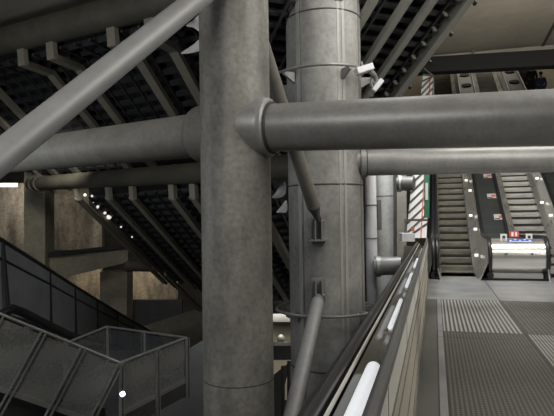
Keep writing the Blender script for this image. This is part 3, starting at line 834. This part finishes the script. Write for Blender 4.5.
# striped hoarding: white board with dark diagonal bars, in the plane beside the escalators
xh = X1a-1.05
hd = thing('striped_hoarding', 'white board with dark diagonal bars standing left of the escalators', 'hoarding', (xh, YC+2, 0))
ya, yb = YC+1.0, YC+1.0
def hp(px, py, y): return ony(px, py, y)
Yh = YC+1.6
h0, h1, h2, h3 = hp(406, 238, Yh-.4), hp(426.5, 238, Yh+.3), hp(433, 76, Yh+.3+5), hp(423, 76, Yh-.4+5)
th = Vector((0,.06,0))
MB().hexa([h0, h1, h1+th, h0+th, h3, h2, h2+th, h3+th]).build('board', 'white', hd)
for i in range(22):
    f0 = -.03+i*.052; f1 = f0+.10
    A0 = h0+(h3-h0)*max(0,f0); B0 = h1+(h2-h1)*min(1,f1)
    MB().bar(A0-th*.4, B0-th*.4, .065, .03, (0,0,1)).build('diagonal_bar', 'brace_d', hd)
MB().bar(h0+(h1-h0)*.72-th*.6, h3+(h2-h3)*.72-th*.6, .03, .03, (1,0,0)).build('red_line', 'red', hd)
# its frame and white box at the foot
t = thing('control_cabinet', 'white box cabinet with frame at foot of the striped hoarding', 'cabinet', V(408, 245, 14.2))
cam_box(MB(), 402, 233.5, 415, 241.5, 14.2, .4).build('housing', 'white', t)
cam_box(MB(), 405, 219, 428, 221.2, 14.4, .06).build('top_rail', 'brace_d', t)
cam_box(MB(), 405, 221, 406.3, 234, 14.4, .06).build('post', 'brace_d', t)
cam_box(MB(), 411.5, 226.5, 414.5, 231.5, 14.35, .05).build('orange_button', 'orange', t)
gp = thing('green_panel', 'green notice panel between striped hoarding and the escalators', 'panel', ony(427, 210, Yh))
cam_box(MB(), 424.6, 168, 429.4, 218, 16.2, .06).build('board', 'green', gp)
cam_box(MB(), 425.5, 183, 428, 200, 16.17, .02).build('white_notice', 'palecol', gp)
# ------------------------------------------------------------------ torn sheets
def sheet(pts_rows, label, mt='sheet'):
    P = pts_rows
    n = MB().grid(P).build('plastic_sheet', mt, smooth=True)
    n.modifiers.new('solid', 'SOLIDIFY').thickness = .008; s = n.modifiers.new('sub', 'SUBSURF'); s.levels = 1; s.render_levels = 2
    return tag(n, label, 'sheet', 'torn plastic sheets hanging by the columns')
def shrow(D, pts): return [V(x, y, D+dd) for x, y, dd in pts]
sheet([shrow(8.4, [(203,12,0),(198,14,.1),(194,20,0),(190,22,.1)]), shrow(8.4, [(203,26,.1),(200,26,0),(196,24,.15),(183,27,.1)]), shrow(8.4, [(203,32,0),(200,33,.1),(197,30,0),(193,27,.1)])], 'upper torn plastic sheet hanging left of the front column top')
sheet([shrow(8.4, [(203,36,0),(199,39,.12),(196,42,0),(193,45,.1)]), shrow(8.4, [(203,44,.1),(197,48,0),(189,50,.12),(180,53,.02)]), shrow(8.4, [(203,50,0),(196,53,.1),(187,54,0),(180,54.5,.08)])], 'lower torn plastic sheet curling left of the front column')
sheet([shrow(12.6, [(286,180,0),(283,182,.1),(279,186,0)]), shrow(12.6, [(287,190,.1),(282,193,0),(275,194,.1)]), shrow(12.6, [(285,196,0),(278,199,.1),(269,198.5,0)])], 'torn plastic sheet in the gap between the two columns, upper one')
sheet([shrow(12.6, [(287,198,0),(284,202,.1),(281,206,0)]), shrow(12.6, [(288,208,.1),(283,210,0),(277,211,.1)]), shrow(12.6, [(287,213,0),(282,213,.1),(275,213,0)])], 'brighter torn plastic sheet in the gap between the two columns, lower one', 'white')
# ------------------------------------------------------------------ left background: concrete structure
def crect(name, x0, y0, x1, y1, D, th, mt, label, cat):
    return tag(cam_box(MB(), x0, y0, x1, y1, D, th).build(name, mt), label, cat)
crect('concrete_pillar', 24, 172, 45, 330, 23.5, 1.0, 'conc_b', 'square olive concrete pillar under the end of the long olive strut', 'pillar')
o = MB().hexa([V(43,283,23.8), V(128,262,26.5), V(128,262,27.5), V(43,283,24.8), V(43,256,23.8), V(128,246,26.5), V(128,246,27.5), V(43,256,24.8)]).build('concrete_beam', 'conc_b'); tag(o, 'olive concrete beam running right from the square pillar', 'beam')
o = MB().hexa([V(43,257,23.6), V(128,248,26.2), V(128,248,26.8), V(43,257,24.2), V(43,253,23.6), V(128,244,26.2), V(128,244,26.8), V(43,253,24.2)]).build('dark_ledge', 'black'); tag(o, 'dark ledge on top of the olive concrete beam', 'ledge')
crect('stained_wall_panel', 46, 187, 102, 250, 28.5, .4, 'conc_w', 'stained rusty concrete wall panel behind the middle left soffit', 'wall panel')
crect('stained_wall_panel', -60, 183, 24, 260, 27.5, .4, 'conc_w', 'pale lit concrete wall panel at the far left edge beside the square pillar', 'wall panel')
for (x0,y0,x1,y1,l) in ((46,186.3,73,188.3,'glowing strip, a fluorescent reflection, above the stained wall panel'), (-60,183,17,187,'glowing white strip at the far left edge')):
    cam_box_o = cam_box(MB(), x0, y0, x1, y1, 27.2, .1).build('bright_strip', 'spark'); tag(cam_box_o, l, 'lamp')  # emission paints a fluorescent reflection above the stained panel
crect('concrete_pillar', 100, 272, 127, 340, 29.0, 1.2, 'conc_b', 'lower concrete pillar below the end of the olive beam', 'pillar')
crect('stained_wall_panel', 55, 258, 101, 345, 33.0, .4, 'conc_w', 'warm lit wall panel low behind the sloping blue-grey balustrade', 'wall panel')
crect('brick_wall_panel', 127, 262, 178, 305, 33.5, .4, 'conc_w', 'warm brownish wall panel right of the lower concrete pillar', 'wall panel')
o = MB().hexa([V(126,352,27.5), V(205,345,27.0), V(205,345,29), V(126,352,29.5), V(126,332,27.5), V(205,306,27), V(205,306,29), V(126,332,29.5)]).build('concrete_beam', 'conc_b'); tag(o, 'lower concrete beam behind the end of the sloping balustrade', 'beam')
crect('dark_recess_slab', 126, 300, 182, 330, 30.5, .3, 'slab', 'dark slab in the recess above the lower concrete beam', 'slab')
# far gap between the two columns, low
crect('cream_wall_panel', 262, 318, 300, 400, 21.0, .3, 'cream', 'cream lit wall seen low in the gap between the two columns', 'wall panel')
crect('dark_crossbeam', 262, 346, 300, 360, 19.0, .5, 'slab', 'dark crossbeam low in the gap between the two columns', 'beam')
crect('dark_crossbeam', 262, 303, 300, 322, 20.0, .5, 'slab', 'upper dark crossbeam above the dome lamp in the column gap', 'beam')
t = thing('dome_lamp', 'small grey dome fitting in front of the cream wall', 'lamp', V(281, 346, 20))
MB().ball(V(281, 339, 20), .14, 2, (1,1,1.25)).build('dome', 'strut', t, smooth=True)
MB().tube([V(281, 342, 20), V(281, 346.5, 20)], .19, 12).build('base', 'strut', t, smooth=True)
o = MB().hexa([V(262,420,15), V(276,420,16), V(276,420,16.4), V(262,420,15.4), V(262,384,15), V(291,361,18), V(291,361,18.4), V(262,384,15.4)]).build('stairwell_wall', 'slab'); tag(o, 'dark stair side panel low between the two columns', 'panel')
for k, (px, y0) in enumerate(((283, 366), (289, 361))):
    o = MB().tube([V(px, y0, 14.5), V(px, 440, 14.5)], .05, 8).build('stair_post', 'slab', smooth=True); tag(o, 'dark thin post low between the two columns', 'post', 'dark posts in the column gap')
# ------------------------------------------------------------------ sloping blue-grey balustrade, lower left
pts = [(-60,203,9.0),(3,241,10.6),(50,270.5,13.5),(75,286.5,15.5),(97,300,18),(117,312,20.5),(133,321.5,23),(150,331,25.5),(166,341,28),(182,349,30)]
t = thing('sloping_balustrade', 'long blue-grey clad balustrade descending from the left edge towards the far right', 'balustrade', V(3, 300, 10.6))
TP = [V(*p) for p in pts]; HH = [1.45,1.42,1.38,1.35,1.30,1.25,1.2,1.15,1.1,1.05]; SH = [.36,.36,.34,.33,.32,.30,.28,.27,.26,.25]
Zv = Vector((0,0,1))
for i in range(len(TP)-1):
    a, b_ = TP[i], TP[i+1]; ha, hb = HH[i], HH[i+1]; sa, sb_ = SH[i], SH[i+1]
    o_ = FW*.05
    MB().hexa([a-Zv*sa, b_-Zv*sb_, b_-Zv*sb_+o_, a-Zv*sa+o_, a, b_, b_+o_, a+o_]).build('upper_panel', 'clad', t)
    MB().hexa([a-Zv*ha+o_, b_-Zv*hb+o_, b_-Zv*hb+o_*2, a-Zv*ha+o_*2, a-Zv*sa+o_, b_-Zv*sb_+o_, b_-Zv*sb_+o_*2, a-Zv*sa+o_*2]).build('lower_panel', 'clad', t)
MB().tube(TP, .045, 8).build('top_rail', 'clad_d', t)
MB().tube([p-Zv*s for p, s in zip(TP, SH)], .03, 6).build('middle_rail', 'clad_d', t)
MB().tube([p-Zv*h-FW*.02 for p, h in zip(TP, HH)], .06, 6).build('bottom_rail', 'clad_d', t)
for p, h in zip(TP[1:], HH[1:]):
    MB().bar(p-FW*.03, p-Zv*h-FW*.03+(RT*.12 if p is TP[1] else RT*.03), .06, .06).build('mullion', 'clad_d', t)
# black handrail elbow in front of it
o = MB().tube([V(-30,318,8.6), V(0,315,8.9), V(12,308.5,9.2), V(22,312,9.5), V(60,331,10.6), V(78,339,11.2)], .075, 10).build('black_handrail', 'rubber', smooth=True); tag(o, 'thick black handrail bending downwards in front of the blue-grey balustrade', 'handrail')
# ------------------------------------------------------------------ mesh balustrades around the small landing, lower left
K0, K1, K2, K3 = V(120,363,9.0), V(186,337,10.84), V(107,326,12.1), V(64,343,10.47)
zk = K0.z
for q in (K1, K2, K3): q.z = zk
def mesh_bal(a, b_, n, h, label, perp=False, rail='meshrail', ext=False, skip_last=False, fill='mesh', pw=.07):
    t = thing('mesh_balustrade', label, 'balustrade', (a+b_)/2-Zv*h, 'mesh balustrades round the lower landing')
    d = (b_-a).normalized(); s = Vector((d.x, d.y, 0)).normalized()
    dn = -Zv if not perp else (-(Zv) - d*(-(Zv)).dot(d)).normalized()
    nn = d.cross(dn).normalized()
    MB().hexa([a+dn*h, b_+dn*h, b_+dn*h+nn*.012, a+dn*h+nn*.012, a+dn*.05, b_+dn*.05, b_+dn*.05+nn*.012, a+dn*.05+nn*.012]).build('mesh_panel', fill, t)
    MB().tube([a, b_], .026, 10).build('top_rail', rail, t, smooth=True)
    MB().bar(a+dn*h, b_+dn*h, .03, .07, nn).build('bottom_rail', rail, t)
    for i in range(n+1):
        if skip_last and i == n: continue
        p = a+(b_-a)*(i/n)
        for off in (-.035, .035):
            MB().bar(p+d*off-nn*.03, p+d*off-nn*.03+dn*(h+.35), .05, .022, nn).build('post', rail, t)
    return t
mesh_bal(V(-44,296,7.85), K0, 4, .95, 'sloping mesh balustrade at lower left corner with leaning double posts', perp=True)
mesh_bal(K0, K1, 2, .82, 'level mesh balustrade receding right towards the front column')
mesh_bal(K3, K2, 1, .80, 'mesh side panel at the back left of the small landing', fill='glassy')
mesh_bal(K2, K1+(K1-K2)*0, 2, .80, 'mesh panel along the far side of the small landing', fill='glassy')
# landing slab & skirt
dz = -Zv*.86
o = MB().hexa([K0+dz-Zv*.25, K1+dz-Zv*.25, K2+dz-Zv*.25, K3+dz-Zv*.25, K0+dz, K1+dz, K2+dz, K3+dz]).build('landing_slab', 'slab'); tag(o, 'small dark landing slab enclosed by the mesh balustrades', 'slab')
o = MB().hexa([V(-80,430,8.4), V(112,436,9.4), V(112,436,9.9), V(-80,430,9.0), V(-80,372,8.4), V(112,410,9.4), V(112,410,9.9), V(-80,372,9.0)]).build('stair_stringer', 'slab'); tag(o, 'dark stair stringer behind the leaning mesh balustrade', 'stringer')
o = MB().hexa([V(128,500,11.5), V(220,500,12), V(220,500,12.3), V(128,500,11.8), V(150,372,11.5), V(220,330,12), V(220,330,12.3), V(150,372,11.8)]).build('grey_screen', 'clad'); tag(o, 'blue-grey screen panel beside the foot of the front column', 'screen')
o = MB().hexa([V(-60,500,13), V(230,500,15), V(230,500,15.5), V(-60,500,13.5), V(-60,350,13), V(150,350,15), V(150,350,15.5), V(-60,350,13.5)]).build('grey_screen', 'slab'); tag(o, 'dark wall panel behind the small mesh-sided landing', 'screen')
t = thing('spot_lamp', 'small round lit spot lamp by the corner post of the mesh balustrade', 'lamp', V(122, 394, 8.8))
MB().ball(V(122.5, 394, 8.7), .04, 2).build('bulb', 'dotlamp', t, smooth=True)
MB().tube([V(122.5,394,8.72), V(122.5,394,8.85)], .06, 12).build('housing', 'black', t, smooth=True)

# ------------------------------------------------------------------ light
def area(name, loc, target, sx, sy, power, col=(1,.95,.87)):
    l = bpy.data.lights.new(name, 'AREA'); l.shape = 'RECTANGLE'; l.size = sx; l.size_y = sy; l.energy = power; l.color = col
    o = bpy.data.objects.new(name, l); C.objects.link(o); o.location = loc
    o.rotation_euler = (Vector(target)-Vector(loc)).to_track_quat('-Z', 'Y').to_euler(); return o
area('landing_light', (4.4, 6.5, 7.2), (0.3, 9, .3), 3, 8, 640, (1,.96,.90))
area('escalator_light', (2.8, 14.5, 8.3), (2.0, 19, 1.5), 5, 4, 850, (1,.95,.86))
area('hall_fill', (-3.2, -2.5, 6.0), (-2.5, 9, 1), 4, 2, 300, (1,.97,.92))  # unseen fill added behind the camera to brighten the columns
area('column_fill', tuple(CC(1.9, 4.7, 9.2)), tuple(CC(.6, .8, 11)), 2, 1, 50, (1,.97,.93))  # added out-of-frame light for the top of the pale column and struts
area('upper_light', (2.5, 35, 13.4), (2.5, 38, 6), 5, 3, 170, (1,.92,.78))
area('ceiling_wash', (3.0, 17.0, 3.6), (4.0, 21, 9), 3, 1, 75, (1,.92,.78))  # unseen upward light added to brighten the ceiling
area('gap_light', tuple(V(392, 180, 15.0)+Zv*3), tuple(V(385, 230, 17)), 1.2, 1.2, 230, (.95,.97,1))
area('shaft_fill', tuple(CC(-5.5, 3.4, 5.5)), tuple(CC(-6, -3, 14)), 2, 2, 45, (.95,.97,1))  # added fill without a fitting, for the left shaft
area('lower_fill', tuple(CC(-9.0, .4, 8.0)), tuple(CC(-6, -3, 15)), 2, 1, 230, (.92,.96,1))  # unseen light added to lift the sloping cladding and mesh
area('left_hall_fill', tuple(CC(-7.2, 2.3, 17)), tuple(CC(-9.5, -1.5, 25)), 2, .6, 60, (1,.96,.86)).data.spread = math.radians(95)  # added fill hidden behind the strut, brightens the pillar and beam
area('wall_glow', tuple(V(60, 184, 26.3)), tuple(V(60, 240, 28.6)), 3, .4, 18, (1,.88,.7))
area('wall_glow_left', tuple(V(-5, 184, 25.5)), tuple(V(0, 240, 27.6)), 3, .4, 50, (1,.95,.88))
area('low_glow', tuple(V(92, 262, 31)), tuple(V(92, 300, 33)), 2, .5, 40, (1,.86,.66))
area('low_glow_right', tuple(V(152, 268, 31.5)), tuple(V(150, 300, 33.5)), 2, .5, 45, (1,.88,.7))
area('cream_glow', tuple(V(281, 322, 20.0)+Zv*.3), tuple(V(281, 350, 21)), 1.5, .6, 45, (1,.93,.8))
w = bpy.data.worlds.new('world'); sc.world = w; w.use_nodes = True
w.node_tree.nodes['Background'].inputs[0].default_value = (.9,.95,1,1); w.node_tree.nodes['Background'].inputs[1].default_value = .04
sc.view_settings.view_transform = 'Standard'; sc.view_settings.look = 'None'; sc.view_settings.exposure = 0; sc.view_settings.gamma = 1
sc.view_settings.use_curve_mapping = False
